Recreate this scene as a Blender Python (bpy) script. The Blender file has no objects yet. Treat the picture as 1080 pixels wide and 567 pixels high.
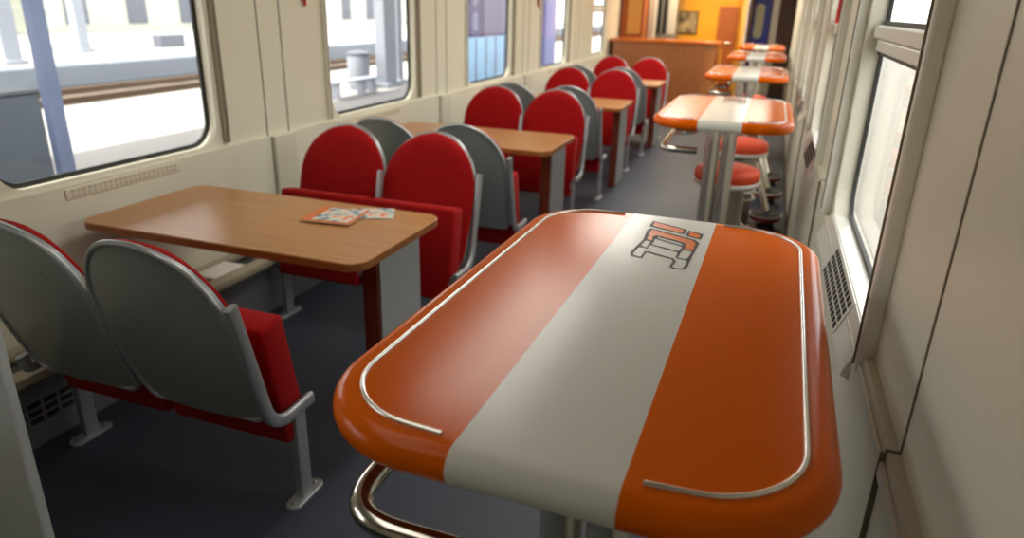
import bpy, bmesh, math, random
from mathutils import Vector, Matrix
random.seed(4)
S = bpy.context.scene
COL = S.collection
PI = math.pi

# ------------------------------------------------------------------ materials
def new_mat(name):
    m = bpy.data.materials.new(name); m.use_nodes = True
    nt = m.node_tree; b = nt.nodes['Principled BSDF']
    return m, nt, b

def mat(name, col, rough=0.5, metal=0.0, noise=0.0, scale=20, coat=0.0, bump=0.0, spec=0.5):
    m, nt, b = new_mat(name)
    b.inputs['Base Color'].default_value = (*col, 1)
    b.inputs['Roughness'].default_value = rough
    b.inputs['Metallic'].default_value = metal
    b.inputs['Specular IOR Level'].default_value = spec
    if coat:
        b.inputs['Coat Weight'].default_value = coat; b.inputs['Coat Roughness'].default_value = 0.08
    tc = nt.nodes.new('ShaderNodeTexCoord')
    n = nt.nodes.new('ShaderNodeTexNoise'); n.inputs['Scale'].default_value = scale; n.inputs['Detail'].default_value = 4
    nt.links.new(tc.outputs['Object'], n.inputs['Vector'])
    mx = nt.nodes.new('ShaderNodeMix'); mx.data_type = 'RGBA'
    k = noise
    mx.inputs[6].default_value = (*[c*(1-k) for c in col], 1)
    mx.inputs[7].default_value = (*[min(1, c*(1+k)) for c in col], 1)
    nt.links.new(n.outputs['Fac'], mx.inputs[0]); nt.links.new(mx.outputs[2], b.inputs['Base Color'])
    if bump:
        bp = nt.nodes.new('ShaderNodeBump'); bp.inputs['Strength'].default_value = bump; bp.inputs['Distance'].default_value = 0.002
        nt.links.new(n.outputs['Fac'], bp.inputs['Height']); nt.links.new(bp.outputs['Normal'], b.inputs['Normal'])
    return m

def lin(r, g, b):
    f = lambda v: (v/255/12.92) if v/255 <= .04045 else ((v/255+.055)/1.055)**2.4
    return (f(r), f(g), f(b))

M = {}
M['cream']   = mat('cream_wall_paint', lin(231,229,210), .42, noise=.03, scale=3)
M['cream2']  = mat('cream_lower_panel', lin(224,222,203), .42, noise=.03, scale=3)
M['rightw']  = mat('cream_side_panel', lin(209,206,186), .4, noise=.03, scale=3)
M['seam']    = mat('panel_joint', lin(120,112,92), .7, noise=.1)
M['ceil']    = mat('ceiling_paint', lin(176,172,160), .5, noise=.02, scale=2)
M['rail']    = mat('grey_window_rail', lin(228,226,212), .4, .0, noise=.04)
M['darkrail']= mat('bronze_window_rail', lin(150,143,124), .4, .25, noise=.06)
M['gasket']  = mat('black_rubber_gasket', lin(24,24,24), .5, noise=.1)
M['silver']  = mat('silver_metal_paint', lin(176,180,182), .35, .55, noise=.03, scale=40)
M['shell']   = mat('grey_satin_shell', lin(160,164,162), .36, .4, noise=.04, scale=9)
M['chrome']  = mat('brushed_chrome', lin(205,200,190), .16, 1.0, noise=.05, scale=60)
M['steel']   = mat('polished_steel_tube', lin(226,223,214), .26, .8, noise=.06, scale=30)
M['drum']    = mat('dull_steel_pedestal', lin(165,162,154), .3, .8, noise=.06, scale=15)
M['stoolred']= mat('coral_red_vinyl', lin(224,76,34), .55, noise=.06, scale=30)
M['redband'] = mat('dark_red_band', lin(150,30,25), .5, noise=.06)
M['darkpad'] = mat('black_rubber_pad', lin(42,42,44), .6, noise=.1)
M['white']   = mat('white_lacquer', lin(214,212,200), .3, noise=.02)
M['orange']  = mat('orange_enamel', lin(216,104,14), .3, noise=.03)
M['black']   = mat('black_ink', lin(30,28,30), .5, noise=.05)
M['greyp']   = mat('grey_partition_laminate', lin(150,152,150), .5, noise=.03, scale=5)
M['partition'] = mat('pale_grey_partition', lin(212,216,216), .45, noise=.02, scale=4)
M['heater']  = mat('grey_heater_sheet', lin(120,122,124), .5, .2, noise=.05, scale=8)
M['heatertop']=mat('beige_heater_ledge', lin(182,174,150), .4, noise=.04)
M['lightpatch']= mat('light_patch_white', lin(248,246,238), .3, .0, noise=.05)  # near-white colour imitates patches of bright light in the duct
M['slot']    = mat('dark_vent_slot', lin(28,26,24), .8, noise=.1)
M['ochre']   = mat('ochre_yellow_wall', lin(226,156,14), .5, noise=.05, scale=3)
M['tan']     = mat('tan_yellow_panel', lin(205,160,84), .5, noise=.06, scale=8)
M['brownwood']=mat('orange_brown_wood', lin(160,84,30), .4, noise=.12, scale=5)
M['navy']    = mat('navy_blue_door', lin(38,50,165), .4, noise=.04)
M['dkbrown'] = mat('dark_brown_panel', lin(84,54,32), .5, noise=.1)
M['ivory']   = mat('ivory_glass', lin(214,206,160), .3, noise=.03)
M['greystrip']=mat('pale_grey_column', lin(200,194,180), .35, .2, noise=.05)
M['redpl']   = mat('red_plastic', lin(190,24,20), .4, noise=.04)
M['sidestripe']= mat('yellow_counter_side', lin(226,160,40), .4, noise=.05)  # plain yellow colour of the counter's side
# outside
M['platform']= mat('pale_platform_concrete', lin(150,148,144), .85, noise=.06, scale=1.2)
M['ballast'] = mat('track_ballast', lin(84,76,64), .95, noise=.5, scale=2.5)
M['sleeper'] = mat('rusty_rail', lin(96,76,60), .8, noise=.2)
M['pillar']  = mat('blue_grey_pillar', lin(104,118,150), .6, noise=.05, scale=2)
M['pillar2'] = mat('light_grey_pillar', lin(150,156,166), .6, noise=.05, scale=2)
M['kiosk']   = mat('blue_grey_kiosk', lin(92,102,114), .6, noise=.08, scale=3)
M['edgeblue']= mat('pale_blue_platform_face', lin(130,140,150), .8, noise=.08, scale=1)
M['train1']  = mat('lilac_train_side', lin(104,96,132), .4, noise=.05, scale=1)
M['train2']  = mat('pale_blue_train_side', lin(150,200,240), .4, noise=.04, scale=1)
M['bldg']    = mat('pale_station_building', lin(205,203,195), .8, noise=.1, scale=.4)
M['bldg2']   = mat('greenish_station_wall', lin(188,192,178), .8, noise=.2, scale=.6)
M['dksign']  = mat('slate_sign', lin(100,105,115), .6, noise=.1)
M['siding']  = mat('olive_beige_siding_wall', lin(128,126,106), .8, noise=.25, scale=.7)
M['sidingdk']= mat('pale_siding_window', lin(160,160,150), .6, noise=.1)
M['yard']    = mat('grey_yard_ground', lin(120,118,110), .9, noise=.1)
M['canopy']  = mat('canopy_sheet', lin(170,170,168), .8, noise=.05)
M['lilac']   = mat('lilac_post', lin(130,138,190), .6, noise=.04)

# red woven fabric with small paler dots
def fabric():
    m, nt, b = new_mat('red_dotted_fabric')
    b.inputs['Roughness'].default_value = .85; b.inputs['Specular IOR Level'].default_value = .2
    b.inputs['Sheen Weight'].default_value = .15; b.inputs['Sheen Tint'].default_value = (1,.3,.25,1)
    tc = nt.nodes.new('ShaderNodeTexCoord'); mp = nt.nodes.new('ShaderNodeMapping')
    mp.inputs['Rotation'].default_value = (0, PI/4, 0)
    nt.links.new(tc.outputs['Object'], mp.inputs['Vector'])
    v = nt.nodes.new('ShaderNodeTexVoronoi'); v.inputs['Scale'].default_value = 60; v.inputs['Randomness'].default_value = .15
    nt.links.new(mp.outputs['Vector'], v.inputs['Vector'])
    r = nt.nodes.new('ShaderNodeValToRGB'); r.color_ramp.elements[0].position = .12; r.color_ramp.elements[1].position = .34
    r.color_ramp.elements[0].color = (*lin(180,12,12),1); r.color_ramp.elements[1].color = (*lin(154,2,6),1)
    nt.links.new(v.outputs['Distance'], r.inputs['Fac']); nt.links.new(r.outputs['Color'], b.inputs['Base Color'])
    return m
M['fabric'] = fabric()

def wood(name, c0, c1, axis=0, rough=.35):
    m, nt, b = new_mat(name); b.inputs['Roughness'].default_value = rough
    tc = nt.nodes.new('ShaderNodeTexCoord'); mp = nt.nodes.new('ShaderNodeMapping')
    sc = [28, 28, 28]; sc[axis] = 1.6; mp.inputs['Scale'].default_value = sc
    nt.links.new(tc.outputs['Object'], mp.inputs['Vector'])
    n = nt.nodes.new('ShaderNodeTexNoise'); n.inputs['Scale'].default_value = 1.5; n.inputs['Detail'].default_value = 6
    nt.links.new(mp.outputs['Vector'], n.inputs['Vector'])
    r = nt.nodes.new('ShaderNodeValToRGB'); r.color_ramp.elements[0].position = .3; r.color_ramp.elements[1].position = .7
    r.color_ramp.elements[0].color = (*c0,1); r.color_ramp.elements[1].color = (*c1,1)
    nt.links.new(n.outputs['Fac'], r.inputs['Fac']); nt.links.new(r.outputs['Color'], b.inputs['Base Color'])
    return m
M['tablewood'] = wood('light_beech_laminate', lin(174,120,68), lin(190,136,82), 0, .32)
M['tableedge'] = wood('brown_wood_edge', lin(142,84,38), lin(160,98,48), 0, .4)
M['legwood']   = wood('dark_reddish_wood', lin(96,40,20), lin(116,52,28), 2, .45)
M['counterwood']= wood('mid_brown_counter_wood', lin(164,98,52), lin(186,118,68), 2, .3)
M['countertop']= wood('orange_counter_wood', lin(206,104,36), lin(220,120,46), 0, .18)

# orange / white lacquered bar top: the white band is painted across the middle of its width
def bartop():
    m, nt, b = new_mat('orange_lacquer_with_white_band')
    b.inputs['Roughness'].default_value = .2; b.inputs['Specular IOR Level'].default_value = .14
    tc = nt.nodes.new('ShaderNodeTexCoord'); sx = nt.nodes.new('ShaderNodeSeparateXYZ')
    nt.links.new(tc.outputs['Object'], sx.inputs[0])
    ab = nt.nodes.new('ShaderNodeMath'); ab.operation = 'ABSOLUTE'; nt.links.new(sx.outputs['X'], ab.inputs[0])
    lt = nt.nodes.new('ShaderNodeMath'); lt.operation = 'LESS_THAN'; lt.inputs[1].default_value = .112
    nt.links.new(ab.outputs[0], lt.inputs[0])
    mx = nt.nodes.new('ShaderNodeMix'); mx.data_type = 'RGBA'
    mx.inputs[6].default_value = (*lin(214,94,0),1); mx.inputs[7].default_value = (*lin(212,212,202),1)
    nt.links.new(lt.outputs[0], mx.inputs[0]); nt.links.new(mx.outputs[2], b.inputs['Base Color'])
    return m
M['bartop'] = bartop()

def floor_mat():
    m, nt, b = new_mat('dark_blue_grey_speckled_vinyl')
    b.inputs['Specular IOR Level'].default_value = .3
    tc = nt.nodes.new('ShaderNodeTexCoord')
    n = nt.nodes.new('ShaderNodeTexNoise'); n.inputs['Scale'].default_value = 160; n.inputs['Detail'].default_value = 3
    n2 = nt.nodes.new('ShaderNodeTexNoise'); n2.inputs['Scale'].default_value = 1.2; n2.inputs['Detail'].default_value = 3
    nt.links.new(tc.outputs['Object'], n.inputs['Vector']); nt.links.new(tc.outputs['Object'], n2.inputs['Vector'])
    r = nt.nodes.new('ShaderNodeValToRGB'); r.color_ramp.elements[0].position = .35; r.color_ramp.elements[1].position = .7
    r.color_ramp.elements[0].color = (*lin(50,56,68),1); r.color_ramp.elements[1].color = (*lin(70,77,90),1)
    nt.links.new(n.outputs['Fac'], r.inputs['Fac']); nt.links.new(r.outputs['Color'], b.inputs['Base Color'])
    mr = nt.nodes.new('ShaderNodeMapRange'); mr.inputs[3].default_value = .42; mr.inputs[4].default_value = .56
    nt.links.new(n2.outputs['Fac'], mr.inputs[0]); nt.links.new(mr.outputs[0], b.inputs['Roughness'])
    return m
M['floor'] = floor_mat()

def glass_mat():
    m = bpy.data.materials.new('clear_window_glass'); m.use_nodes = True
    nt = m.node_tree; nt.nodes.remove(nt.nodes['Principled BSDF']); out = nt.nodes['Material Output']
    t = nt.nodes.new('ShaderNodeBsdfTransparent'); t.inputs[0].default_value = (.96,.97,.97,1)
    g = nt.nodes.new('ShaderNodeBsdfGlossy'); g.inputs['Roughness'].default_value = .02
    lw = nt.nodes.new('ShaderNodeLayerWeight'); lw.inputs[0].default_value = .5
    pw = nt.nodes.new('ShaderNodeMath'); pw.operation = 'POWER'; pw.inputs[1].default_value = 5; nt.links.new(lw.outputs['Facing'], pw.inputs[0])
    f = nt.nodes.new('ShaderNodeMath'); f.operation = 'MULTIPLY_ADD'; f.inputs[1].default_value = .7; f.inputs[2].default_value = .05; nt.links.new(pw.outputs[0], f.inputs[0])
    mx = nt.nodes.new('ShaderNodeMixShader')
    nt.links.new(f.outputs[0], mx.inputs[0]); nt.links.new(t.outputs[0], mx.inputs[1]); nt.links.new(g.outputs[0], mx.inputs[2])
    nt.links.new(mx.outputs[0], out.inputs['Surface'])
    return m
M['glass'] = glass_mat()

def picture_mat():
    m, nt, b = new_mat('dim_framed_picture'); b.inputs['Roughness'].default_value = .3
    tc = nt.nodes.new('ShaderNodeTexCoord')
    n = nt.nodes.new('ShaderNodeTexNoise'); n.inputs['Scale'].default_value = 5; n.inputs['Detail'].default_value = 2
    nt.links.new(tc.outputs['Object'], n.inputs['Vector'])
    r = nt.nodes.new('ShaderNodeValToRGB'); r.color_ramp.elements[0].position = .35; r.color_ramp.elements[1].position = .65
    r.color_ramp.elements[0].color = (*lin(62,48,26),1); r.color_ramp.elements[1].color = (*lin(190,165,120),1)
    nt.links.new(n.outputs['Fac'], r.inputs['Fac']); nt.links.new(r.outputs['Color'], b.inputs['Base Color'])
    return m
M['picture'] = picture_mat()

def cover_mat():
    m, nt, b = new_mat('blurry_magazine_picture'); b.inputs['Roughness'].default_value = .35
    tc = nt.nodes.new('ShaderNodeTexCoord')
    n = nt.nodes.new('ShaderNodeTexNoise'); n.inputs['Scale'].default_value = 22; n.inputs['Detail'].default_value = 3
    nt.links.new(tc.outputs['Object'], n.inputs['Vector'])
    r = nt.nodes.new('ShaderNodeValToRGB')
    e = r.color_ramp.elements; e[0].position = .34; e[0].color = (*lin(60,80,80),1); e[1].position = .66; e[1].color = (*lin(232,110,60),1)
    k = e.new(.44); k.color = (*lin(150,180,190),1); k = e.new(.52); k.color = (*lin(228,226,210),1); k = e.new(.6); k.color = (*lin(236,196,160),1)
    nt.links.new(n.outputs['Fac'], r.inputs['Fac']); nt.links.new(r.outputs['Color'], b.inputs['Base Color'])
    return m
M['cover'] = cover_mat()

# ------------------------------------------------------------------ mesh helpers
def link(name, bm, m, parent=None, loc=None, smooth=None, mats=None):
    bmesh.ops.recalc_face_normals(bm, faces=bm.faces[:])
    me = bpy.data.meshes.new(name); bm.to_mesh(me); bm.free()
    for mm in (mats or [m]): me.materials.append(mm)
    if smooth is not None:
        for p in me.polygons: p.use_smooth = True
        me.set_sharp_from_angle(angle=math.radians(smooth))
    o = bpy.data.objects.new(name, me); COL.objects.link(o)
    if parent: o.parent = parent
    if loc: o.location = loc
    return o

def tag(o, label=None, cat=None, group=None, kind=None):
    if label: o['label'] = label
    if cat: o['category'] = cat
    if group: o['group'] = group
    if kind: o['kind'] = kind
    return o

def empty(name, loc, label, cat, group=None, rz=0):
    o = bpy.data.objects.new(name, None); o.empty_display_size = .1; COL.objects.link(o)
    o.location = loc; o.rotation_euler = (0, 0, rz)
    return tag(o, label, cat, group)

def copy_tree(o, parent=None):
    c = o.copy(); COL.objects.link(c)
    if parent: c.parent = parent
    for ch in list(o.children): copy_tree(ch, c)
    return c

def box(bm, x0, x1, y0, y1, z0, z1, bev=0, seg=2, mi=0, mtx=None):
    vs = [bm.verts.new(Vector((x, y, z))) for x in (x0, x1) for y in (y0, y1) for z in (z0, z1)]
    q = [(0,1,3,2),(4,6,7,5),(0,4,5,1),(2,3,7,6),(0,2,6,4),(1,5,7,3)]
    fs = [bm.faces.new([vs[i] for i in f]) for f in q]
    for f in fs: f.material_index = mi
    if bev:
        es = list({e for f in fs for e in f.edges})
        r = bmesh.ops.bevel(bm, geom=es, offset=bev, segments=seg, profile=.5, affect='EDGES', clamp_overlap=True)
        vs = list({v for f in bm.faces for v in f.verts if f.is_valid and (f in r['faces'])} | {v for v in vs if v.is_valid})
        for f in r['faces']: f.material_index = mi
    if mtx is not None: bmesh.ops.transform(bm, matrix=mtx, verts=[v for v in vs if v.is_valid])
    return bm

def nb(): return bmesh.new()

def tube(bm, pts, r, seg=12, cap=True, closed=False, mi=0):
    pts = [Vector(p) for p in pts]; n = len(pts); rings = []
    up = None
    for i in range(n):
        if closed: t = (pts[(i+1) % n] - pts[i-1]).normalized()
        else: t = (pts[min(i+1, n-1)] - pts[max(i-1, 0)]).normalized()
        if up is None:
            a = Vector((0,0,1)) if abs(t.z) < .9 else Vector((1,0,0)); up = (a - t*a.dot(t)).normalized()
        else: up = (up - t*up.dot(t)).normalized()
        s = t.cross(up)
        rr = r[i] if isinstance(r, (list, tuple)) else r
        rings.append([bm.verts.new(pts[i] + (up*math.cos(k*2*PI/seg) + s*math.sin(k*2*PI/seg))*rr) for k in range(seg)])
    m = n if closed else n-1
    for i in range(m):
        a, b = rings[i], rings[(i+1) % n]
        for k in range(seg):
            f = bm.faces.new((a[k], a[(k+1) % seg], b[(k+1) % seg], b[k])); f.material_index = mi
    if cap and not closed:
        bm.faces.new(rings[0]); bm.faces.new(rings[-1])
    return bm

def smooth_path(pts, rad, n=6):
    """round the inner corners of a polyline"""
    pts = [Vector(p) for p in pts]; out = [pts[0]]
    for i in range(1, len(pts)-1):
        a, b, c = pts[i-1], pts[i], pts[i+1]
        r = min(rad, (a-b).length*.49, (c-b).length*.49)
        p0 = b + (a-b).normalized()*r; p1 = b + (c-b).normalized()*r
        for k in range(n+1):
            t = k/n; out.append(p0*(1-t)**2 + b*2*t*(1-t) + p1*t*t)
    out.append(pts[-1]); return out

def rrect(hx, hy, r, n=8):
    """rounded rectangle, counter clockwise"""
    out = []
    for cx, cy, a0 in ((hx-r, hy-r, 0), (-hx+r, hy-r, PI/2), (-hx+r, -hy+r, PI), (hx-r, -hy+r, 1.5*PI)):
        for k in range(n+1):
            a = a0 + k*PI/2/n; out.append((cx + r*math.cos(a), cy + r*math.sin(a)))
    return out

def slab(bm, outline_at, profile, cap=True):
    """outline_at(inset)->2d pts ; profile = [(inset, z)...]"""
    rings = []
    for ins, z in profile:
        rings.append([bm.verts.new((x, y, z)) for x, y in outline_at(ins)])
    n = len(rings[0])
    for a, b in zip(rings, rings[1:]):
        for k in range(n): bm.faces.new((a[k], a[(k+1) % n], b[(k+1) % n], b[k]))
    if cap: bm.faces.new(rings[0]); bm.faces.new(rings[-1])
    return bm

def lathe(bm, prof, seg=32, c=(0,0)):
    rings = []
    for r, z in prof:
        rings.append([bm.verts.new((c[0]+r*math.cos(2*PI*k/seg), c[1]+r*math.sin(2*PI*k/seg), z)) for k in range(seg)])
    for a, b in zip(rings, rings[1:]):
        for k in range(seg): bm.faces.new((a[k], a[(k+1) % seg], b[(k+1) % seg], b[k]))
    bm.faces.new(rings[0]); bm.faces.new(rings[-1])
    return bm

def prism(bm, poly, z0, z1, mi=0):
    a = [bm.verts.new((x, y, z0)) for x, y in poly]; b = [bm.verts.new((x, y, z1)) for x, y in poly]
    n = len(poly); fs = [bm.faces.new(a), bm.faces.new(b)]
    for k in range(n): fs.append(bm.faces.new((a[k], a[(k+1) % n], b[(k+1) % n], b[k])))
    for f in fs: f.material_index = mi
    return bm

def struct(name, bm, m, parent=None, smooth=None):
    o = link(name, bm, m, parent, smooth=smooth)
    if not parent: o['kind'] = 'structure'
    return o

# ------------------------------------------------------------------ the carriage shell
YB, YE = -2.0, 15.0           # rear and far end of the modelled car
XL, XR = -2.62, .30           # upper wall faces
P = 2.19                      # bay pitch
ZC = 2.3
b = nb(); box(b, XL-.12, XR+.12, YB, YE+3, -.12, 0); struct('floor', b, M['floor'])
b = nb(); box(b, XL-.2, XR+.2, YB, YE+3, ZC, ZC+.1); struct('ceiling', b, M['ceil'])

def wall_bay(bm, X, out, y0, y1, z0, z1, hole, depth):
    """vertical panel at plane X with a rounded hole; out=+-1 direction to the outside; jamb of given depth.
    hole = (yc, zc, hy, hz, r) or None"""
    if hole is None:
        vs = [bm.verts.new((X, y, z)) for y, z in ((y0,z0),(y1,z0),(y1,z1),(y0,z1))]; bm.faces.new(vs); return
    yc, zc, hy, hz, r = hole; n = 8
    pts = rrect(hy, hz, r, n)
    inner = [bm.verts.new((X, yc+p[0], zc+p[1])) for p in pts]
    jam = [bm.verts.new((X+out*depth, yc+p[0], zc+p[1])) for p in pts]
    cor = [bm.verts.new((X, y, z)) for y, z in ((y1,z1),(y0,z1),(y0,z0),(y1,z0))]
    N = len(inner)
    for q in range(4):
        for k in range(n):
            bm.faces.new((inner[q*(n+1)+k], inner[q*(n+1)+k+1], cor[q]))
        a, c = inner[q*(n+1)+n], inner[((q+1) % 4)*(n+1)]
        bm.faces.new((a, c, cor[(q+1) % 4], cor[q]))
    for k in range(N): bm.faces.new((inner[k], inner[(k+1) % N], jam[(k+1) % N], jam[k]))

def window(idx, X, out, yc, zc, hy, hz, r, depth, transom=None):
    """window_n: black gasket ring (the top level mesh) + pane, transom parts"""
    xo = X + out*depth
    pts = rrect(hy, hz, r, 8); pin = rrect(hy-.020, hz-.020, r-.02, 8)
    bm = nb(); N = len(pts)
    R = []
    for dx, pp in ((0, pts), (-out*.012, pts), (-out*.012, pin), (0, pin)):
        R.append([bm.verts.new((xo+dx, yc+p[0], zc+p[1])) for p in pp])
    for i in range(4):
        a, c = R[i], R[(i+1) % 4]
        for k in range(N): bm.faces.new((a[k], a[(k+1) % N], c[(k+1) % N], c[k]))
    w = struct('window_%d' % idx, bm, M['gasket'])
    bm = nb(); bm.faces.new([bm.verts.new((xo+out*.002, yc+p[0], zc+p[1])) for p in rrect(hy-.012, hz-.012, r-.012, 8)])
    pane = link('pane', bm, M['glass'], w); pane['label'] = 'clear glass window pane'
    if transom:
        zt = transom
        bm = nb()
        box(bm, xo-out*.03, xo+out*.0, yc-hy+.012, yc+hy-.012, zt-.075, zt-.035, .006)
        box(bm, xo-out*.045, xo+out*.0, yc-hy+.012, yc+hy-.012, zt-.03, zt+.012, .006)
        link('transom_bar', bm, M['rail'], w)['label'] = 'grey metal transom bar'
        bm = nb(); box(bm, xo-out*.02, xo, yc-hy+.012, yc+hy-.012, zt+.012, zt+.026)
        box(bm, xo-out*.02, xo, yc-hy+.012, yc+hy-.012, zt-.086, zt-.075)
        link('transom_gasket', bm, M['gasket'], w)
    return w

ZS = .88       # top of the lower wall
# LEFT: window centres
LC = [2.285 + P*k for k in range(-1, 4)]
bmw = nb()
hyL, zbL, ztL = .575, .895, 2.0
cuts = [YB] + [LC[0]-P/2] + [c + P/2 for c in LC] + [12.4, YE]
wall_bay(bmw, XL, -1, YB, LC[0]-P/2, ZS, ZC, None, 0)
for c in LC:
    wall_bay(bmw, XL, -1, c-P/2, c+P/2, ZS, ZC, (c, (zbL+ztL)/2, hyL, (ztL-zbL)/2, .13), .055)
c5 = 11.25
wall_bay(bmw, XL, -1, LC[-1]+P/2, 12.4, ZS, ZC, (c5, 1.45, .42, .53, .05), .05)
wall_bay(bmw, XL, -1, 12.4, YE+3, ZS, ZC, None, 0)
# ledge and lower wall
box(bmw, XL-.08, XL+.025, YB, YE+3, 0, ZS)
struct('wall_left', bmw, M['cream'])
for i, c in enumerate(LC):
    window(i+1, XL, -1, c, (zbL+ztL)/2, hyL, (ztL-zbL)/2, .13, .055)
w5 = window(len(LC)+1, XL, -1, c5, 1.45, .42, .53, .05, .05, transom=1.62)
# outer skin closes the shell to the light
n_tr = 0
for i, c in enumerate(LC):
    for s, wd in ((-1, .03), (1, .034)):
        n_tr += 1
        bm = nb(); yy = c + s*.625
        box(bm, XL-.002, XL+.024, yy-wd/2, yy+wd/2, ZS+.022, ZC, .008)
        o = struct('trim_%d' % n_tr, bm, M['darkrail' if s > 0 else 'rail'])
        bm = nb(); box(bm, XL+.02, XL+.0265, yy-.004, yy+.004, ZS+.02, ZC-.01)
        link('guide_groove', bm, M['seam'], o)
# joint lines and short lower cover posts between the windows
for i, c in enumerate(LC):
    y0, y1 = c + .96, c + 1.15
    n_tr += 1
    bm = nb(); box(bm, XL+.02, XL+.05, y0, y1, .02, ZS+.002, .008)
    o = struct('trim_%d' % n_tr, bm, M['cream2'])
    bm = nb()
    for yy in (y0, y1): box(bm, XL-.002, XL+.0025, yy-.004, yy+.004, ZS, ZC)
    link('panel_joint', bm, M['seam'], o)
    bm = nb()
    for yy in (y0-.003, y1+.003): box(bm, XL+.02, XL+.0265, yy-.003, yy+.003, .02, ZS)
    link('panel_joint', bm, M['seam'], o)
# sill vent grilles of the left wall
def vent(x, y0, y1, z0, z1, nx, nz, facing, m_plate, m_slot, name, num, tilt=0):
    """grille plate in the wall plane, slots raised a hair; origin at plate centre"""
    bm = nb(); hy, hz = (y1-y0)/2, (z1-z0)/2
    box(bm, -.004, .004, -hy, hy, -hz, hz, .002)
    mid = Vector((x, (y0+y1)/2, (z0+z1)/2))
    o = link(name, bm, m_plate, None, mid)
    o.rotation_euler = (0, tilt, 0)
    bm = nb(); cy, cz = 2*hy*.94/nx, 2*hz*.88/nz
    for i in range(nx):
        for j in range(nz):
            a = -hy*.94 + cy*i; d = -hz*.88 + cz*j
            box(bm, facing*.0035-.001, facing*.0035+.001, a+cy*.18, a+cy*.82, d+cz*.14, d+cz*.86)
    link('vent_slots', bm, m_slot, o)['kind'] = 'stuff'
    return o
M['faintslot'] = mat('shaded_vent_slot', lin(196,191,172), .7, noise=.05)
ord_l = ['under the nearest left window', 'under the second left window', 'under the third left window', 'under the fourth left window']
for i, c in enumerate(LC[1:5]):
    o = vent(XL+.0275, c-.33, c+.27, .825, .868, 22, 2, 1, M['cream2'], M['faintslot'], 'vent_grille', i)
    tag(o, 'long cream slotted air vent on the wall ' + ord_l[i], 'vent', 'left wall air vents')

# RIGHT wall
RC = [2.27 + P*k for k in range(0, 6)]
hyR, zbR, ztR = .62, .875, 2.05
ZR = .84
bmw = nb()
wall_bay(bmw, XR, 1, YB-.2, RC[0]-P/2, ZR, ZC, None, 0)
for k, c in enumerate(RC):
    wall_bay(bmw, XR, 1, c-P/2, c+P/2, ZR, ZC, (c, (zbR+ztR)/2, hyR, (ztR-zbR)/2, .12), .065)
wall_bay(bmw, XR, 1, RC[-1]+P/2, YE+3, ZR, ZC, None, 0)
box(bmw, XR-.022, XR+.1, YB, YE+3, 0, ZR+.01, .004)
for y0, y1 in [(YB, RC[0]-.72)] + [(c+.72, c+P-.72) for c in RC[:-1]] + [(RC[-1]+.72, YE+3)]:
    box(bmw, XR-.022, XR+.05, y0, y1, ZR, ZS+.02, .004)
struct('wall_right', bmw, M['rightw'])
for k, c in enumerate(RC):
    window(len(LC)+2+k, XR, 1, c, (zbR+ztR)/2, hyR, (ztR-zbR)/2, .12, .065, transom=1.555)
for k, c in enumerate(RC):
    for s in (-1, 1):
        n_tr += 1
        yy = c + s*.70
        bm = nb(); box(bm, XR-.035, XR+.002, yy-.022, yy+.022, .855, ZC, .007)
        o = struct('trim_%d' % n_tr, bm, M['rail'])
        bm = nb(); box(bm, XR-.039, XR-.03, yy-.004, yy+.004, .87, ZC-.01)
        link('guide_groove', bm, M['seam'], o)
# vertical joints with the ledge step, right wall
for k, c in enumerate(RC):
    for d in (-1.095,):
        n_tr += 1
        bm = nb()
        box(bm, XR-.0025, XR+.002, c+d-.003, c+d+.003, ZS+.02, ZC)
        box(bm, XR-.0315, XR-.0215, c+d-.003, c+d+.003, .06, ZS+.015)
        box(bm, XR-.024, XR, c+d-.003, c+d+.003, ZS+.018, ZS+.0225)
        struct('trim_%d' % n_tr, bm, M['seam'])
# ledge mouldings on the right wall
bm = nb()
box(bm, XR-.030, XR-.018, YB, RC[0]-.66, ZS-.035, ZS+.0, .005)
struct('trim_%d' % (n_tr+1), bm, M['rightw'])
bm = nb(); box(bm, XR-.03, XR-.02, YB, YE, 0, .08, .003)
struct('baseboard_right', bm, M['dkbrown'])
# sloping sill covers with grilles under the right windows
sill_lab = ['beside the nearest orange bar table', 'beside the second orange bar table', 'on the right wall past the second bar table']
for i, c in enumerate([RC[0], RC[1], RC[2]]):
    bm = nb()
    prof = [(XR-.02, .775), (XR-.045, .783), (XR-.043, .79), (XR-.004, .888), (XR+.064, .880), (XR+.064, .775)]
    A = [bm.verts.new((x, c-.60, z)) for x, z in prof]; B = [bm.verts.new((x, c+.60, z)) for x, z in prof]
    bm.faces.new(A); bm.faces.new(B)
    for k in range(6): bm.faces.new((A[k], A[(k+1) % 6], B[(k+1) % 6], B[k]))
    bmesh.ops.bevel(bm, geom=bm.edges[:], offset=.004, segments=2, affect='EDGES')
    o = struct('window_sill_cover' if i == 0 else 'window_sill_cover.%03d' % i, bm, M['white'])
    o['kind'] = 'structure'
    # slotted plate lying on the slope
    ang = math.atan2(.098, .039)
    g = nb(); box(g, -.003, .003, -.27, .27, -.052, .052, .002)
    gp = link('grille_plate', g, M['white'], o)
    gp.location = (XR-.0245, c-.1, .8405); gp.rotation_euler = (0, PI/2-ang, 0)
    g = nb()
    for a in range(13):
        for d in range(4):
            ya = -.25 + a*.0385; zd = -.046 + d*.0235
            box(g, -.0045, -.0025, ya, ya+.026, zd, zd+.0165)
    gs = link('grille_slots', g, M['slot'], gp); gs['kind'] = 'stuff'

# end walls
b = nb(); box(b, XL-.2, XR+.2, YB-.1, YB, 0, ZC); struct('wall_rear', b, M['cream'])

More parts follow.
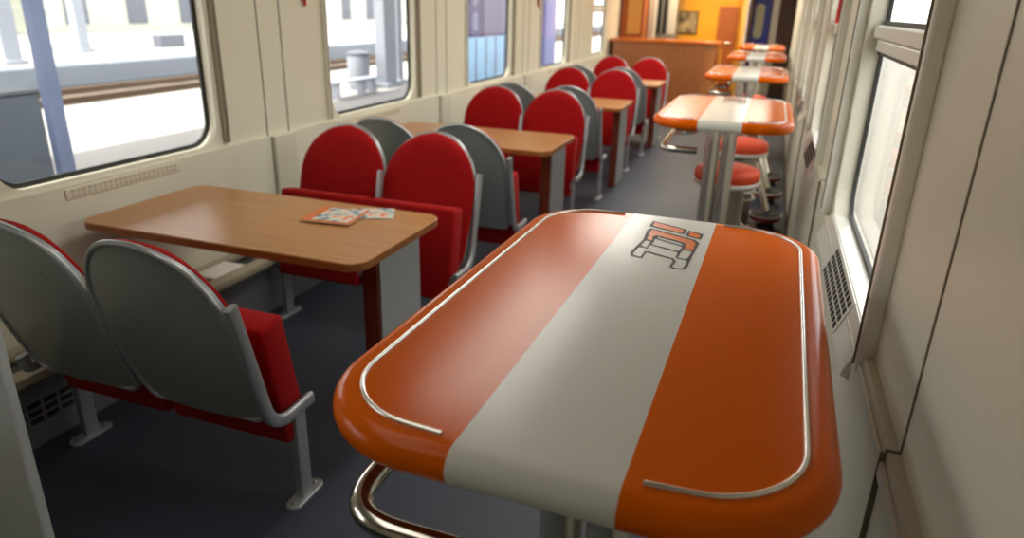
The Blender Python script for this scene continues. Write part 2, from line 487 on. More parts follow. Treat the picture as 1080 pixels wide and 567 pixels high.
# red emergency hammers on the panels between windows
def hammer(X, s, y, z, label):
    t = empty('emergency_hammer', (X, y, z), label, 'hammer', 'red emergency hammers')
    bm = nb(); tube(bm, [(s*.018, 0, 0), (s*.018, 0, .13)], [.009, .008], 10); link('handle', bm, M['redpl'], t, smooth=40)
    bm = nb(); box(bm, s*.006, s*.03, -.035, .035, .12, .145, .006); link('head', bm, M['redpl'], t)
    bm = nb(); box(bm, 0, s*.012, -.02, .02, .03, .16, .003); link('bracket', bm, M['redpl'], t)
hammer(XL, 1, 3.66, 1.57, 'red emergency hammer on left wall just before the second window')
hammer(XL, 1, 8.1, 1.58, 'red emergency hammer on left wall just before the fourth window')
hammer(XR, -1, 4.2, 1.555, 'red emergency hammer on the right wall past the first window')

# ------------------------------------------------------------------ heater duct along the left wall
def heater():
    t = empty('heater_duct', (XL+.026, 0, 0), 'long low beige and grey heater duct along the left wall floor', 'heater')
    y0, y1 = YB+.05, 11.2
    b = nb(); box(b, .01, .20, y0, y1, .0, .27, .006); link('casing', b, M['heater'], t)
    b = nb(); box(b, .185, .262, y0, y1, .285, .325, .012); link('front_ledge', b, M['heatertop'], t, smooth=40)
    b = nb(); box(b, .0, .05, y0, y1, .285, .325, .012); link('back_ledge', b, M['heatertop'], t, smooth=40)
    for yy in [.3+.73*k for k in range(14)]:
        b = nb(); box(b, .052, .183, yy, yy+.22, .2705, .322, .006); link('light_patch', b, M['lightpatch'], t)  # white blocks stand in for light patches along the gap
    for k in range(5):
        g = nb()
        yc = 1.45 + P*k
        for a in range(7):
            for d in range(3):
                box(g, .1995, .202, yc-.22+a*.064, yc-.22+a*.064+.05, .10+d*.032, .10+d*.032+.02)
        link('vent_slots', g, M['slot'], t)
    return t
heater()

# grey partition at the near left
b = nb(); box(b, XL+.345, -1.65, .985, 1.015, 0, 1.15, .008)
tag(link('partition_panel', b, M['partition']), 'plain grey partition panel at the bottom left corner', 'partition')

# ------------------------------------------------------------------ double seats
def half_w(v):
    if v < .10: return .203 + .035*math.sqrt(max(0, 1-((.10-v)/.10)**2))
    if v < .53: return .238 + .012*math.sin((v-.10)/.43*PI/2)
    t = min(1, (v-.53)/.47); return .250*math.sqrt(max(0, 1-t**2.35))
SH = .615
def seat_surface(u, v, off, ws=1.0):
    """u in -1..1, v in 0..1 : point on the shell; off = distance in front of the rear face"""
    w = max(.012, half_w(v)*ws)
    y = -.185*v + .03*(u*u*(w/.245)**2) + off - .02*math.sin(PI*min(1, v*1.1))
    return Vector((u*w, y, v*SH))
VS = [0, .015, .04, .08, .12, .2, .3, .4, .5, .58, .66, .73, .79, .84, .88, .915, .945, .968, .984, .995, 1.0]
US = [-1, -.96, -.88, -.7, -.45, -.2, 0, .2, .45, .7, .88, .96, 1]
def plate(bm, off0, off1, ws, v0=0, v1=1, soft=.0):
    A = []; B = []
    for vv in VS:
        v = v0 + (v1-v0)*vv
        ra = []; rb = []
        for u in US:
            e = max(abs(u)**6, (abs(2*vv-1))**14)*soft
            pa = seat_surface(u, v, off0 , ws); pb = seat_surface(u, v, off1 - e, ws)
            ra.append(bm.verts.new(pa)); rb.append(bm.verts.new(pb))
        A.append(ra); B.append(rb)
    nv, nu = len(VS), len(US)
    for G in (A, B):
        for i in range(nv-1):
            for j in range(nu-1): bm.faces.new((G[i][j], G[i][j+1], G[i+1][j+1], G[i+1][j]))
    per = [(0, j) for j in range(nu)] + [(i, nu-1) for i in range(1, nv)] + [(nv-1, j) for j in range(nu-2, -1, -1)] + [(i, 0) for i in range(nv-2, 0, -1)]
    n = len(per)
    for k in range(n):
        i0, j0 = per[k]; i1, j1 = per[(k+1) % n]
        bm.faces.new((A[i0][j0], A[i1][j1], B[i1][j1], B[i0][j0]))
    return bm
def border(off, ws=1.0):
    out = []
    for v in VS: out.append(seat_surface(1, v, off, ws))
    for v in reversed(VS[:-1]): out.append(seat_surface(-1, v, off, ws))
    return out

def make_bench(label, group, wall=-1):
    t = empty('double_seat', (-1.80, 1.63, 0), label, 'seat', group)
    zb = .375; yb = -.155
    for sx in (.252, -.252):
        bm = nb(); plate(bm, 0, .022, 1.0)
        s = link('seat_shell', bm, M['shell'], t, (sx, yb, zb), smooth=45)
        bm = nb(); tube(bm, border(.0, .972), .0095, 8, closed=True)
        link('shell_rim', bm, M['silver'], s, smooth=60)
        bm = nb(); plate(bm, .020, .060, 1.008, .0, 1.003, soft=.03)
        link('backrest', bm, M['fabric'], t, (sx, yb, zb), smooth=50)
        # tip-up cushion folded upright
        bm = nb(); box(bm, -.238, .238, -.055, .055, -.225, .225, .016, 3)
        c = link('seat_cushion', bm, M['fabric'], t, (sx, -.035, .466), smooth=50)
        c.rotation_euler = (-math.radians(-10), 0, 0)
        for uu, vv in ((-.5, .74), (.5, .74)):
            bm = nb(); p = seat_surface(uu, vv, -.001); tube(bm, [p, p + Vector((0, -.003, 0))], .005, 8)
            link('shell_screw', bm, M['shell'], s)
    for ax in (-.518, 0, .518):
        low = [(ax, -.165, .42), (ax, -.155, .365), (ax, .045, .375)]
        pts = smooth_path(low, .02, 4) if ax*wall > .1 else smooth_path([(ax, -.265, .82), (ax, -.215, .62), (ax, -.155, .365), (ax, .045, .375)] if ax > .1 or ax < -.1 else [(ax, -.20, .80), (ax, -.155, .62), (ax, -.09, .365), (ax, .045, .375)], .10, 8)
        bm = nb(); n = len(pts)
        # flattened bar: sweep an oblong section
        rings = []
        for i, p in enumerate(pts):
            d = (pts[min(i+1, n-1)] - pts[max(i-1, 0)]).normalized()
            nr = Vector((0, -d.z, d.y))
            ring = []
            for a in range(12):
                ca, sa = math.cos(a*PI/6), math.sin(a*PI/6)
                ring.append(bm.verts.new(p + Vector((1,0,0))*(.0125*math.copysign(abs(ca)**.6, ca)) + nr*(.021*math.copysign(abs(sa)**.6, sa))))
            rings.append(ring)
        for A, B in zip(rings, rings[1:]):
            for k in range(12): bm.faces.new((A[k], A[(k+1) % 12], B[(k+1) % 12], B[k]))
        bm.faces.new(rings[0]); bm.faces.new(rings[-1])
        link('side_frame', bm, M['silver'], t, smooth=50)
    bm = nb(); box(bm, -.49, .49, .0, .04, .305, .345, .006); link('cross_beam', bm, M['silver'], t)
    for ax in (-.49, .49):
        bm = nb(); box(bm, ax-.014, ax+.014, -.028, .028, .008, .37, .005)
        lg = link('leg', bm, M['silver'], t)
        bm = nb(); slab(bm, lambda i, a=ax: [(a+x, y) for x, y in rrect(.028-i, .085-i, .026-i, 6)], [(0, 0), (0, .010), (.003, .013)])
        fp = link('foot_plate', bm, M['silver'], lg, smooth=40)
        for by in (-.06, .06):
            bm = nb(); lathe(bm, [(.009,.012),(.009,.019),(.004,.021)], 8, (ax, by)); link('bolt', bm, M['drum'], lg)
    return t

near = ['nearest grey-backed double seat, its back to the viewer at lower left',
        'grey-backed double seat behind the nearest pair of red seats, facing the second table',
        'grey-backed double seat facing the third wooden table from the front',
        'grey-backed double seat facing the farthest wooden table']
far = ['red double seat behind the nearest table with magazines on it',
       'red double seat on the far side of the second wooden table',
       'red double seat on the far side of the third wooden table',
       'farthest red double seat, in front of the brown bar counter']
G = 'red and grey double seats along the left windows'
bench = make_bench(near[0], G)
for k in range(4):
    for side in (0, 1):
        if k == 0 and side == 0: continue
        if side == 0: o = copy_tree(bench); o.location.y = 1.63 + P*k
        else:
            if k == 0: o = bench2 = make_bench(far[0], G, 1)
            else: o = copy_tree(bench2)
            o.location.y = 2.87 + P*k; o.rotation_euler.z = PI
        o['label'] = (near, far)[side][k]

# ------------------------------------------------------------------ wooden tables
def make_table(label, group):
    t = empty('dining_table', (-1.87, 2.25, 0), label, 'table', group)
    bm = nb()
    slab(bm, lambda i: rrect(.645-i, .335-i, .07-i, 7), [(.004, .727), (0, .731), (0, .757), (.004, .761)])
    top = link('table_top', bm, None, t, smooth=30, mats=[M['tablewood'], M['tableedge']])
    for p in top.data.polygons:
        if abs(p.normal.z) < .5: p.material_index = 1
    bm = nb(); box(bm, .545, .612, -.165, .165, .0, .727, .006); lg = link('pedestal', bm, M['legwood'], t)
    bm = nb(); box(bm, .6122, .620, -.155, .160, .01, .720, .002); link('cover_plate', bm, M['greyp'], lg)['label'] = 'silver grey cover plate facing the aisle'
    bm = nb(); box(bm, -.60, .56, -.02, .02, .685, .7268, .003); link('support_rail', bm, M['darkpad'], t)
    bm = nb(); box(bm, -.722, -.60, -.12, .12, .655, .7268, .004); link('wall_bracket', bm, M['silver'], t)
    return t
tl = ['nearest wooden dining table, with two magazines lying on it', 'second wooden dining table, bare beech top behind the first red seats',
      'third wooden dining table along the left wall', 'farthest wooden dining table, close to the bar counter']
tb = make_table(tl[0], 'wooden dining tables')
for k in range(1, 4):
    o = copy_tree(tb); o.location.y += P*k; o['label'] = tl[k]

# magazines on the nearest table
def magazine(loc, rz, hx, hy, label, first, zz):
    t = empty('magazine', (loc[0], loc[1], zz), label, 'magazine', None, rz)
    bm = nb(); box(bm, -hx, hx, -hy, hy, 0, .004, .0008); link('pages', bm, M['white'], t)
    bm = nb(); box(bm, -hx, hx, -hy, hy, .004, .0046)
    link('cover', bm, M['orange'] if first else M['cover'], t)
    bm = nb(); x0 = -hx*.62 if first else -hx*.8
    box(bm, x0, hx*.86, -hy*.8, hy*.92, .0046, .0051); link('cover_picture', bm, M['cover'], t)
    return t
magazine((-1.515, 2.47), .42, .105, .075, 'pale magazine lying askew, partly under the orange one', False, .7612)
magazine((-1.615, 2.375), .10, .108, .105, 'orange-edged magazine with a picture cover on the nearest wooden table', True, .7664)

# ------------------------------------------------------------------ bar tables
ZT = 1.062
EMB = dict(
 A=[(-.047,.542),(.042,.501),(.042,.461),(-.047,.497)], B=[(.053,.492),(.087,.476),(.087,.436),(.053,.449)],
 C=[(-.040,.374),(-.045,.451),(-.042,.471),(.075,.418),(.085,.398),(.084,.329),(.057,.340),(.056,.377),(.048,.387),(-.017,.416),(-.022,.407),(-.020,.368)],
 L1=[(-.040,.374),(-.046,.317),(-.051,.258),(-.046,.243),(-.023,.235),(-.022,.280),(-.016,.282),(.044,.257),(.052,.242),(.049,.201),(.061,.193),(.077,.198),(.081,.217),(.082,.299),(.084,.329)],
 L2=[(-.047,.324),(-.024,.308),(-.023,.342),(.045,.315),(.053,.308),(.053,.270),(.076,.262),(.081,.285)],
 L3=[(-.017,.409),(-.016,.394),(.051,.360)], L4=[(-.020,.368),(-.022,.342)], L5=[(.057,.340),(.053,.308)])
def ribbon(bm, pts, w, z, closed, mi):
    pts = [Vector((x, y, 0)) for x, y in pts]; n = len(pts)
    L = []; Rr = []
    for i in range(n):
        a = pts[i-1] if (i or closed) else pts[i]; c = pts[(i+1) % n] if (i < n-1 or closed) else pts[i]
        d0 = (pts[i]-a); d1 = (c-pts[i])
        d = ((d0.normalized() if d0.length else Vector()) + (d1.normalized() if d1.length else Vector()))
        d = d.normalized() if d.length > 1e-5 else Vector((1,0,0))
        nn = Vector((-d.y, d.x, 0))*w
        L.append(bm.verts.new((pts[i]+nn) + Vector((0,0,z)))); Rr.append(bm.verts.new((pts[i]-nn) + Vector((0,0,z))))
    for i in range(n if closed else n-1):
        j = (i+1) % n; f = bm.faces.new((L[i], L[j], Rr[j], Rr[i])); f.material_index = mi

HX, HY = .370, .612
def bar_outline(i):
    out = []
    for x, y in rrect(HX-i, HY-i, .18-i, 12):
        # ends bow out gently
        out.append((x, y + math.copysign(.016*(1-(x/HX)**2), y)))
    return out
def make_bar(label, group):
    t = empty('bar_table', (-.203, 1.297, 0), label, 'bar table', group)
    R = .028; prof = []
    for k in range(13):
        a = -PI/2 + PI*k/12
        prof.append((R - R*math.cos(a), ZT - R + R*math.sin(a)))
    prof = [(R+.01, ZT-2*R)] + prof + [(R+.012, ZT+.0003)]
    bm = nb(); slab(bm, bar_outline, prof)
    link('table_top', bm, M['bartop'], t, smooth=40)
    # inlaid bright rails around each end
    for s in (-1, 1):
        ins = .047; pts = []
        full = bar_outline(ins)
        if s < 0:
            seg = [p for p in full if p[0] < -.16]
        else:
            seg = [p for p in full if p[0] > .16]
        # order from front end round to back end
        seg.sort(key=lambda p: p[1])
        yf = min(p[1] for p in seg); yk = max(p[1] for p in seg)
        pts = [(s*.135, yf-.004, ZT+.002)] + [(x, y, ZT+.0015) for x, y in seg] + [(s*.135, yk+.004, ZT+.002)]
        bm = nb(); tube(bm, pts, .0042, 8)
        link('edge_rail', bm, M['steel'], t, smooth=60)
    # painted emblem on the white band
    bm = nb(); z = ZT + .0009
    for k in 'ABC':
        vs = [bm.verts.new((x, y, z)) for x, y in EMB[k]]; f = bm.faces.new(vs); f.material_index = 0
        ribbon(bm, EMB[k], .0048, z+.0003, True, 1)
    for k in ('L1', 'L2', 'L3', 'L4', 'L5'): ribbon(bm, EMB[k], .0036, z+.0003, False, 1)
    bmesh.ops.triangulate(bm, faces=[f for f in bm.faces if len(f.verts) > 4])
    e = link('emblem', bm, None, t, mats=[M['orange'], M['black']]); e['label'] = 'orange and black outlined stepped emblem'
    # twin steel columns on an oblong base
    for dx in (-.044, .044):
        bm = nb(); tube(bm, [(dx, -.27, .02), (dx, -.27, ZT-2*R)], .040, 24); link('column', bm, M['steel'], t, smooth=40)
    bm = nb(); slab(bm, lambda i: [(x, y-.27) for x, y in rrect(.16-i, .12-i, .06-i, 8)], [(0, 0), (0, .012), (.006, .02)])
    link('base_plate', bm, M['steel'], t, smooth=40)
    bm = nb(); box(bm, -.13, .13, -.36, -.18, ZT-2*R-.008, ZT-2*R, .002); link('mounting_plate', bm, M['steel'], t)
    # bent tube hook rail below the aisle end
    pts = smooth_path([(-.10, -.605, .90), (-.288, -.605, .90), (-.30, .0, .90), (-.16, .02, .90), (-.15, .02, ZT-2*R)], .13, 10)
    bm = nb(); tube(bm, pts, .0185, 16); link('hook_rail', bm, M['chrome'], t, smooth=60)
    return t
bl = ['nearest and largest orange and white bar table, in the foreground', 'second orange and white bar table from the front, red stool behind its column',
      'third orange and white bar table from the front', 'fourth orange and white bar table, second from the far end', 'farthest orange and white bar table, by the blue door']
bar = make_bar(bl[0], 'orange and white bar tables')
bar.rotation_euler.z = -.014
for k, yy in enumerate((4.42, 7.38, 10.35, 13.1)):
    o = copy_tree(bar); o.location.y = yy; o.location.x = -.215; o['label'] = bl[k+1]; o.rotation_euler.z = 0

# ------------------------------------------------------------------ stools
def make_stool(label, group):
    t = empty('bar_stool', (-.175, 4.55, 0), label, 'stool', group)
    bm = nb(); lathe(bm, [(.02,.60),(.188,.60),(.198,.61),(.201,.65),(.192,.672),(.16,.686),(.08,.692),(.01,.693)], 40)
    link('seat_cushion', bm, M['stoolred'], t, smooth=50)
    bm = nb(); lathe(bm, [(.05,.572),(.18,.572),(.203,.585),(.205,.600),(.198,.606),(.05,.606)], 40); link('seat_rim', bm, M['white'], t, smooth=40)
    bm = nb(); lathe(bm, [(.13,.02),(.125,.30),(.12,.575)], 32); link('pedestal', bm, M['drum'], t, smooth=40)
    bm = nb(); lathe(bm, [(.10,0),(.19,0),(.195,.012),(.15,.03),(.10,.034)], 40); link('base_plate', bm, M['steel'], t, smooth=40)
    for z in (.24, .30):
        bm = nb(); tube(bm, [(.145*math.cos(a*PI/16), .145*math.sin(a*PI/16), z) for a in range(32)], .011, 8, closed=True)
        link('foot_ring', bm, M['chrome'], t, smooth=60)
    return t
sl = ['red round bar stool right behind the column of the second bar table', 'red round bar stool, next behind the nearest stool',
      'red round bar stool in front of the third bar table', 'red round bar stool just behind the column of the third bar table', 'red round bar stool at the back of the third bar table']
st = make_stool(sl[0], 'red bar stools')
for k, (x, y) in enumerate(((-.14, 5.62), (-.17, 7.75), (-.2, 8.75))):
    o = copy_tree(st); o.location = (x, y, 0); o['label'] = [sl[1], sl[3], sl[4]][k]
# low round perches with leaning chrome posts between the stools and the right wall
def make_perch(label, group):
    t = empty('foot_perch', (.115, 5.75, 0), label, 'footrest', group)
    bm = nb(); lathe(bm, [(.03,.0),(.07,.0),(.075,.045),(.03,.05)], 24); link('base', bm, M['chrome'], t, smooth=40)
    bm = nb(); lathe(bm, [(.05,.05),(.118,.05),(.122,.06),(.122,.078),(.05,.08)], 32); link('red_band', bm, M['redband'], t, smooth=40)
    bm = nb(); lathe(bm, [(.05,.08),(.124,.08),(.127,.088),(.124,.096),(.05,.098)], 32); link('bright_rim', bm, M['white'], t, smooth=40)
    bm = nb(); lathe(bm, [(.02,.098),(.115,.098),(.112,.108),(.02,.110)], 32); link('pad', bm, M['darkpad'], t, smooth=40)
    bm = nb(); tube(bm, [(0, 0, .108), (-.135, .24, .44)], .028, 16); link('leaning_post', bm, M['chrome'], t, smooth=40)
    return t
pl = ['low round black and red footrest by the right wall, nearest of three', 'low round black and red footrest by the right wall, middle of three', 'low round black and red footrest by the right wall, farthest of three']
pp = make_perch(pl[0], 'round footrests beside the right wall')
for k, yy in enumerate((6.55, 7.25)):
    o = copy_tree(pp); o.location.y = yy; o['label'] = pl[k+1]

# ------------------------------------------------------------------ far end: bar counter and end walls
def counter():
    t = empty('bar_counter', (-1.75, 12, 0), 'long brown wooden bar counter with orange top at the far end', 'counter')
    def out(i, g=0):
        x0, x1, y0, y1 = -.79-g+i, .86+g-i, 0-g+i, .62-i
        r = .22; pts = [(x0, y1), (x0, y0)]
        for k in range(11):
            a = -PI/2 + k*PI/2/10; pts.append((x1-r + r*math.cos(a), y0+r + r*math.sin(a)))
        pts += [(x1, y1)]
        return pts
    bm = nb(); slab(bm, lambda i: out(i), [(0, .1), (0, 1.09)]); link('front_panel', bm, M['counterwood'], t, smooth=40)
    bm = nb(); slab(bm, lambda i: out(i+.04), [(0, 0), (0, .1)]); link('plinth', bm, M['dkbrown'], t, smooth=40)
    bm = nb(); slab(bm, lambda i: out(i, .05), [(.008, 1.09), (0, 1.098), (0, 1.132), (.008, 1.14)]); link('counter_top', bm, M['countertop'], t, smooth=40)
    bm = nb(); box(bm, .905, .915, .28, .55, .1, 1.0); link('end_panel', bm, M['sidestripe'], t)
counter()

YW = 14.2
b = nb()
box(b, -2.64, -.64, YW, YW+.08, 0, ZC)
struct('wall_back', b, M['ochre'])
# left end cabinet with tan panel
def cabinet():
    t = empty('tall_cabinet', (-2.42, 12.75, 0), 'tall orange-brown cabinet with tan panel behind the counter left end', 'cabinet')
    b = nb(); box(b, -.165, .22, 0, .5, 0, 2.2, .006); link('body', b, M['brownwood'], t)
    b = nb(); box(b, -.06, .17, -.012, 0, 1.19, 2.1, .003); link('door', b, M['tan'], t)
cabinet()
b = nb(); box(b, -2.19, -2.06, 13.1, 13.3, 0, ZC, .02); tag(link('column_panel', b, M['greystrip']), 'pale grey vertical panel right of the tall cabinet', 'panel')
def dark_unit():
    t = empty('glass_cabinet', (-1.95, 13.6, 0), 'dark glass-fronted cabinet behind the bar counter', 'cabinet')
    b = nb(); box(b, -.18, .2, 0, .4, 0, 2.2, .005); link('body', b, M['drum'], t)
    b = nb(); box(b, -.15, .02, -.01, 0, 1.18, 2.15, .002); d = link('glass_door', b, M['slot'], t)
    b = nb(); box(b, -.07, -.055, -.016, -.01, 1.18, 2.15); link('divider', b, M['steel'], d)
    b = nb(); box(b, .05, .19, -.012, 0, 1.18, 2.15, .002); link('side_panel', b, M['greystrip'], t)
dark_unit()
b = nb(); box(b, -1.73, -1.70, YW-.02, YW, 0, ZC); struct('trim_%d' % (n_tr+2), b, M['tan'])
def picture():
    t = empty('framed_picture', (-1.62, YW, 1.38), 'small dim framed picture on the yellow back wall', 'picture')
    b = nb(); box(b, -.19, .19, -.03, 0, -.20, .20, .005); f = link('frame', b, M['dkbrown'], t)
    b = nb(); box(b, -.165, .165, -.034, -.029, -.175, .175); link('picture_print', b, M['picture'], f)
picture()
def door(name, x0, x1, y, z1, m, pane=None, mh=None):
    b = nb(); box(b, x0, x1, y-.05, y, 0, z1, .004)
    d = struct(name, b, m)
    if pane:
        b = nb(); px0, px1, pz0, pz1 = pane
        pts = rrect((px1-px0)/2, (pz1-pz0)/2, min(px1-px0, pz1-pz0)/2*.9, 8)
        A = [b.verts.new(((px0+px1)/2+p[0], y-.056, (pz0+pz1)/2+p[1])) for p in pts]
        B = [b.verts.new(((px0+px1)/2+p[0], y-.048, (pz0+pz1)/2+p[1])) for p in pts]
        b.faces.new(A); b.faces.new(B)
        for k in range(len(A)): b.faces.new((A[k], A[(k+1) % len(A)], B[(k+1) % len(A)], B[k]))
        link('door_pane', b, M['ivory'], d)
    b = nb(); tube(b, [(x1-.08 if not pane else x0+.04, y-.05, 1.05), (x1-.08 if not pane else x0+.04, y-.10, 1.05), (x1-.18 if not pane else x0+.1, y-.10, 1.05)], .01, 8)
    link('door_handle', b, M['chrome'], d)
door('door_1', -1.06, -.72, YW, 1.68, M['brownwood'])
b = nb(); box(b, -.64, -.56, YW-.3, YW, 0, ZC, .01); struct('trim_%d' % (n_tr+3), b, M['tan'])
b = nb(); box(b, -.56, .42, YW+1.5, YW+1.58, 0, ZC); struct('wall_end', b, M['dkbrown'])
b = nb(); box(b, -.56, -.50, YW+.1, YW+1.5, 0, ZC); struct('wall_corridor', b, M['dkbrown'])
door('door_2', -.50, -.17, YW+1.5, 2.05, M['navy'], pane=(-.47, -.30, 1.1, 1.75))
b = nb(); box(b, -.16, -.02, YW+1.35, YW+1.45, 0, ZC, .01); struct('trim_%d' % (n_tr+4), b, M['greystrip'])

# ------------------------------------------------------------------ outside, left
ZP = -.5
def top(name, bm, m, label, cat, group=None, smooth=None):
    return tag(link(name, bm, m, smooth=smooth), label, cat, group)
b = nb(); box(b, -13.2, -3.1, -12, 60, ZP-.6, ZP); o = struct('ground_platform', b, M['platform'])
b = nb(); box(b, -40, -13.2, -12, 80, ZP-.9, ZP-.12); o = struct('ground_trackbed', b, M['ballast'])
b = nb(); box(b, .6, 30, -12, 60, ZP-.6, ZP); o = struct('ground_siding', b, M['yard'])
b = nb(); box(b, -34, -16.8, -12, 80, ZP-.12, ZP+.42, .03); struct('ground_far_platform', b, M['edgeblue'])
b = nb(); box(b, -34, -16.9, -12, 80, ZP+.42, ZP+.44); struct('ground_far_paving', b, M['platform'])
for k, xx in enumerate((-14.2, -15.6)):
    b = nb(); box(b, xx-.04, xx+.04, -12, 80, ZP-.12, ZP+.02, .01)
    top('track_rail', b, M['sleeper'], 'brown steel rail of the platform track, %s the train' % ('nearer to' if k == 0 else 'farther from'), 'rail', 'rails of the platform track')
def post(x, y, w, d, h, m, label, z0=ZP, cat='pillar', name='platform_pillar', foot=True):
    t = empty(name, (x, y, z0), label, cat, 'station pillars')
    b = nb(); box(b, -w/2, w/2, -d/2, d/2, 0, h, .02); link('shaft', b, m, t)
    if foot:
        b = nb(); box(b, -w/2-.08, w/2+.08, -d/2-.08, d/2+.08, 0, .12, .02); link('foot', b, m, t)
post(-5.5, 4.20, .10, .13, 4.4, M['pillar'], 'blue-grey platform pillar seen through the nearest left window')
post(-9.6, 16.9, .3, .62, 4.4, M['pillar2'], 'pale grey platform pillar seen through the second left window')
post(-9.75, 17.75, .25, .25, 4.4, M['pillar2'], 'thin pale pillar right beside the one in the second window')
post(-5.6, 18.2, .2, .9, 4.4, M['lilac'], 'lilac pillar seen through the fourth left window')
post(-17.8, 12.7, .35, .45, 4.5, M['pillar2'], 'far pillar on the opposite platform, nearest window left part', z0=ZP+.44)
post(-20, 16.6, .3, .35, 4.5, M['pillar2'], 'far pillar on the opposite platform, nearest window middle part', z0=ZP+.44)
post(-20, 25, .3, .35, 4.5, M['pillar2'], 'far pillar on the opposite platform, second window', z0=ZP+.44)
def kiosk():
    t = empty('platform_kiosk', (-6.4, 3.55, ZP), 'low blue-grey kiosk on the platform outside the nearest left window', 'kiosk')
    b = nb(); box(b, -.3, .3, -1.5, 1.0, 0, 1.28, .02); link('body', b, M['kiosk'], t)
    b = nb(); box(b, -.33, .33, -1.53, 1.03, 1.28, 1.31, .01); link('lid', b, M['dksign'], t)
kiosk()
def bench_out(x, y, label):
    t = empty('platform_bench', (x, y, ZP), label, 'bench')
    b = nb(); box(b, -.16, .16, -1.4, .5, .35, .38, .01); link('bench_seat', b, M['pillar2'], t)
    for yy in (-1.2, -.1, .4):
        b = nb(); box(b, -.12, .12, yy-.02, yy+.02, 0, .35); link('leg', b, M['pillar2'], t)
bench_out(-9.3, 15.2, 'platform bench seen through the second left window')
def bin_out(x, y, label):
    t = empty('litter_bin', (x, y, ZP), label, 'bin')
    b = nb(); lathe(b, [(.25,0),(.28,.05),(.28,.8),(.24,.84)], 20); link('drum', b, M['pillar2'], t, smooth=40)
    b = nb(); lathe(b, [(.29,.84),(.29,.9),(.1,.94)], 20); link('lid', b, M['dksign'], t, smooth=40)
bin_out(-9.9, 16.0, 'pale litter bin beside the pillar outside the second left window')
b = nb(); box(b, -20.4, -20, 19.7, 20.8, ZP+.44, ZP+.86, .02); top('station_cabinet', b, M['dksign'], 'slate-grey box on the far platform, upper right of nearest window', 'cabinet')
b = nb(); box(b, -21, -20.7, 15.5, 19.6, ZP+.44, ZP+.70, .02); top('platform_wall', b, M['bldg'], 'low pale wall on the far platform', 'wall')
for k, (y0, y1, h, mm) in enumerate(((-10, 22, 6, 'bldg'), (24, 38, 4.5, 'bldg2'), (40, 75, 6.5, 'bldg'))):
    t = empty('station_building', (-34, (y0+y1)/2, ZP-.6), ['long pale station building behind the far platform', 'greenish low station building behind the far platform', 'distant pale station building down the line'][k], 'building')
    b = nb(); box(b, -3, 3, -(y1-y0)/2, (y1-y0)/2, 0, h); link('wall', b, M[mm], t)
    b = nb(); box(b, -3.4, 3.4, -(y1-y0)/2-.3, (y1-y0)/2+.3, h, h+.3); link('roof', b, M['canopy'], t)
    n = max(3, int((y1-y0)/3.2))
    for i in range(n):
        b = nb(); yy = -(y1-y0)/2 + (i+.5)*(y1-y0)/n
        box(b, 3.0, 3.05, yy-.6, yy+.6, 1.4, 3.4); link('window', b, M['dksign'], t)
# train on the neighbouring track, seen through the third window
def train():
    t = empty('train_car', (-5.7, 15.6, ZP-.3), 'lilac and pale blue train car outside the third left window', 'train')
    b = nb(); box(b, -.9, .0, -2.6, 1.1, .6, 1.78, .03); link('lower_side', b, M['train2'], t)
    b = nb(); box(b, -.9, -.02, -1.5, 1.1, 1.78, 3.6, .05); link('upper_side', b, M['train1'], t)
    b = nb()
    for k in range(7): box(b, -.002, .012, -2.5+k*.55, -2.47+k*.55, .62, 1.76)
    link('side_ribs', b, M['train1'], t)
train()
# unseen canopy, added and sized so its shade covers the near platform
b = nb(); box(b, -9.7, -3.4, -12, 26.0, 3.9, 4.0)
top('shade_canopy', b, M['canopy'], 'unseen flat grey canopy added to shade the platform outside the left windows', 'canopy')

# outside, right: pale sidings and building
t = empty('siding_building', (9, 8, ZP), 'pale green-beige building outside the right windows', 'building')
b = nb(); box(b, 0, 4, -14, 26, 0, 4.2); link('wall', b, M['siding'], t)
b = nb(); box(b, -.4, 4.4, -14.3, 26.3, 4.2, 4.5); link('roof', b, M['canopy'], t)
for i in range(12):
    b = nb(); yy = -13 + i*3.2; box(b, -.03, 0, yy-.25, yy+.25, .6, 3.6); link('window', b, M['sidingdk'], t)

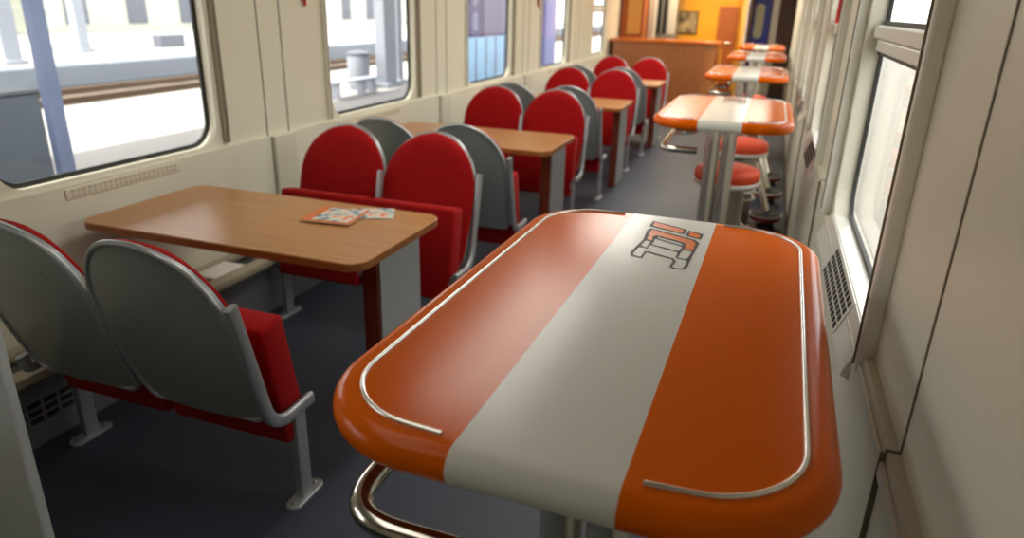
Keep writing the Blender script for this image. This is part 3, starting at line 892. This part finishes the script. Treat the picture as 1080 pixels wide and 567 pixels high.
# ------------------------------------------------------------------ light
w = bpy.data.worlds.new('sky'); S.world = w; w.use_nodes = True
nt = w.node_tree; bg = nt.nodes['Background']
sky = nt.nodes.new('ShaderNodeTexSky'); sky.sky_type = 'HOSEK_WILKIE' if False else 'NISHITA'
sky.sun_disc = False; sky.sun_elevation = math.radians(48); sky.sun_rotation = math.radians(200)
sky.air_density = 1.0; sky.dust_density = 3.0
mx = nt.nodes.new('ShaderNodeMix'); mx.data_type = 'RGBA'; mx.inputs[0].default_value = .75
mx.inputs[7].default_value = (5.2, 5.0, 4.7, 1)
nt.links.new(sky.outputs[0], mx.inputs[6]); nt.links.new(mx.outputs[2], bg.inputs['Color'])
bg.inputs['Strength'].default_value = .55
sun = bpy.data.lights.new('sun', 'SUN'); sun.energy = 6.0; sun.angle = math.radians(1); sun.color = (1, .95, .86)
so = bpy.data.objects.new('sun', sun); COL.objects.link(so)
d = Vector((.12, .25, -.95)); so.rotation_euler = d.to_track_quat('-Z', 'Y').to_euler(); so.location = (-5, 0, 12)
def area(loc, sx, sy, e, col, name):
    l = bpy.data.lights.new(name, 'AREA'); l.shape = 'RECTANGLE'; l.size = sx; l.size_y = sy; l.energy = e; l.color = col
    o = bpy.data.objects.new(name, l); COL.objects.link(o); o.location = loc
for k, yy in enumerate((.6, 3.4, 6.2, 9.0)):
    area((-1.15, yy, ZC-.03), .5, 1.9, (4, 14, 20, 24)[k], (1, .95, .86), 'ceiling_light')
area((-1.4, 13.0, ZC-.03), 1.6, 1.0, 34, (1, .86, .6), 'bar_light')
area((-.2, 12.2, ZC-.03), .5, 3.0, 26, (1, .9, .72), 'corridor_light')

# ------------------------------------------------------------------ camera
cam = bpy.data.cameras.new('camera'); co = bpy.data.objects.new('camera', cam); COL.objects.link(co)
yaw, pit, rol, F = -.33815, -.36092, .02539, 735.23
fw = Vector((math.sin(yaw)*math.cos(pit), math.cos(yaw)*math.cos(pit), math.sin(pit)))
rt = Vector((math.cos(yaw), -math.sin(yaw), 0)); up = rt.cross(fw)
r2 = rt*math.cos(rol) + up*math.sin(rol); u2 = -rt*math.sin(rol) + up*math.cos(rol)
m = Matrix((r2, u2, -fw)).transposed().to_4x4(); m.translation = (0, 0, 1.6)
co.matrix_world = m
cam.sensor_width = 36; cam.lens = F/1080*36; cam.clip_start = .02; cam.clip_end = 300
cam.dof.use_dof = True; cam.dof.focus_distance = 1.4; cam.dof.aperture_fstop = 2.9
S.camera = co
S.view_settings.view_transform = 'Standard'; S.view_settings.look = 'None'
S.view_settings.exposure = 0.58; S.view_settings.gamma = 1.0
S.cycles.max_bounces = 10; S.cycles.diffuse_bounces = 6; S.cycles.transparent_max_bounces = 16
S.cycles.use_denoising = True
S.cycles.sample_clamp_indirect = 6
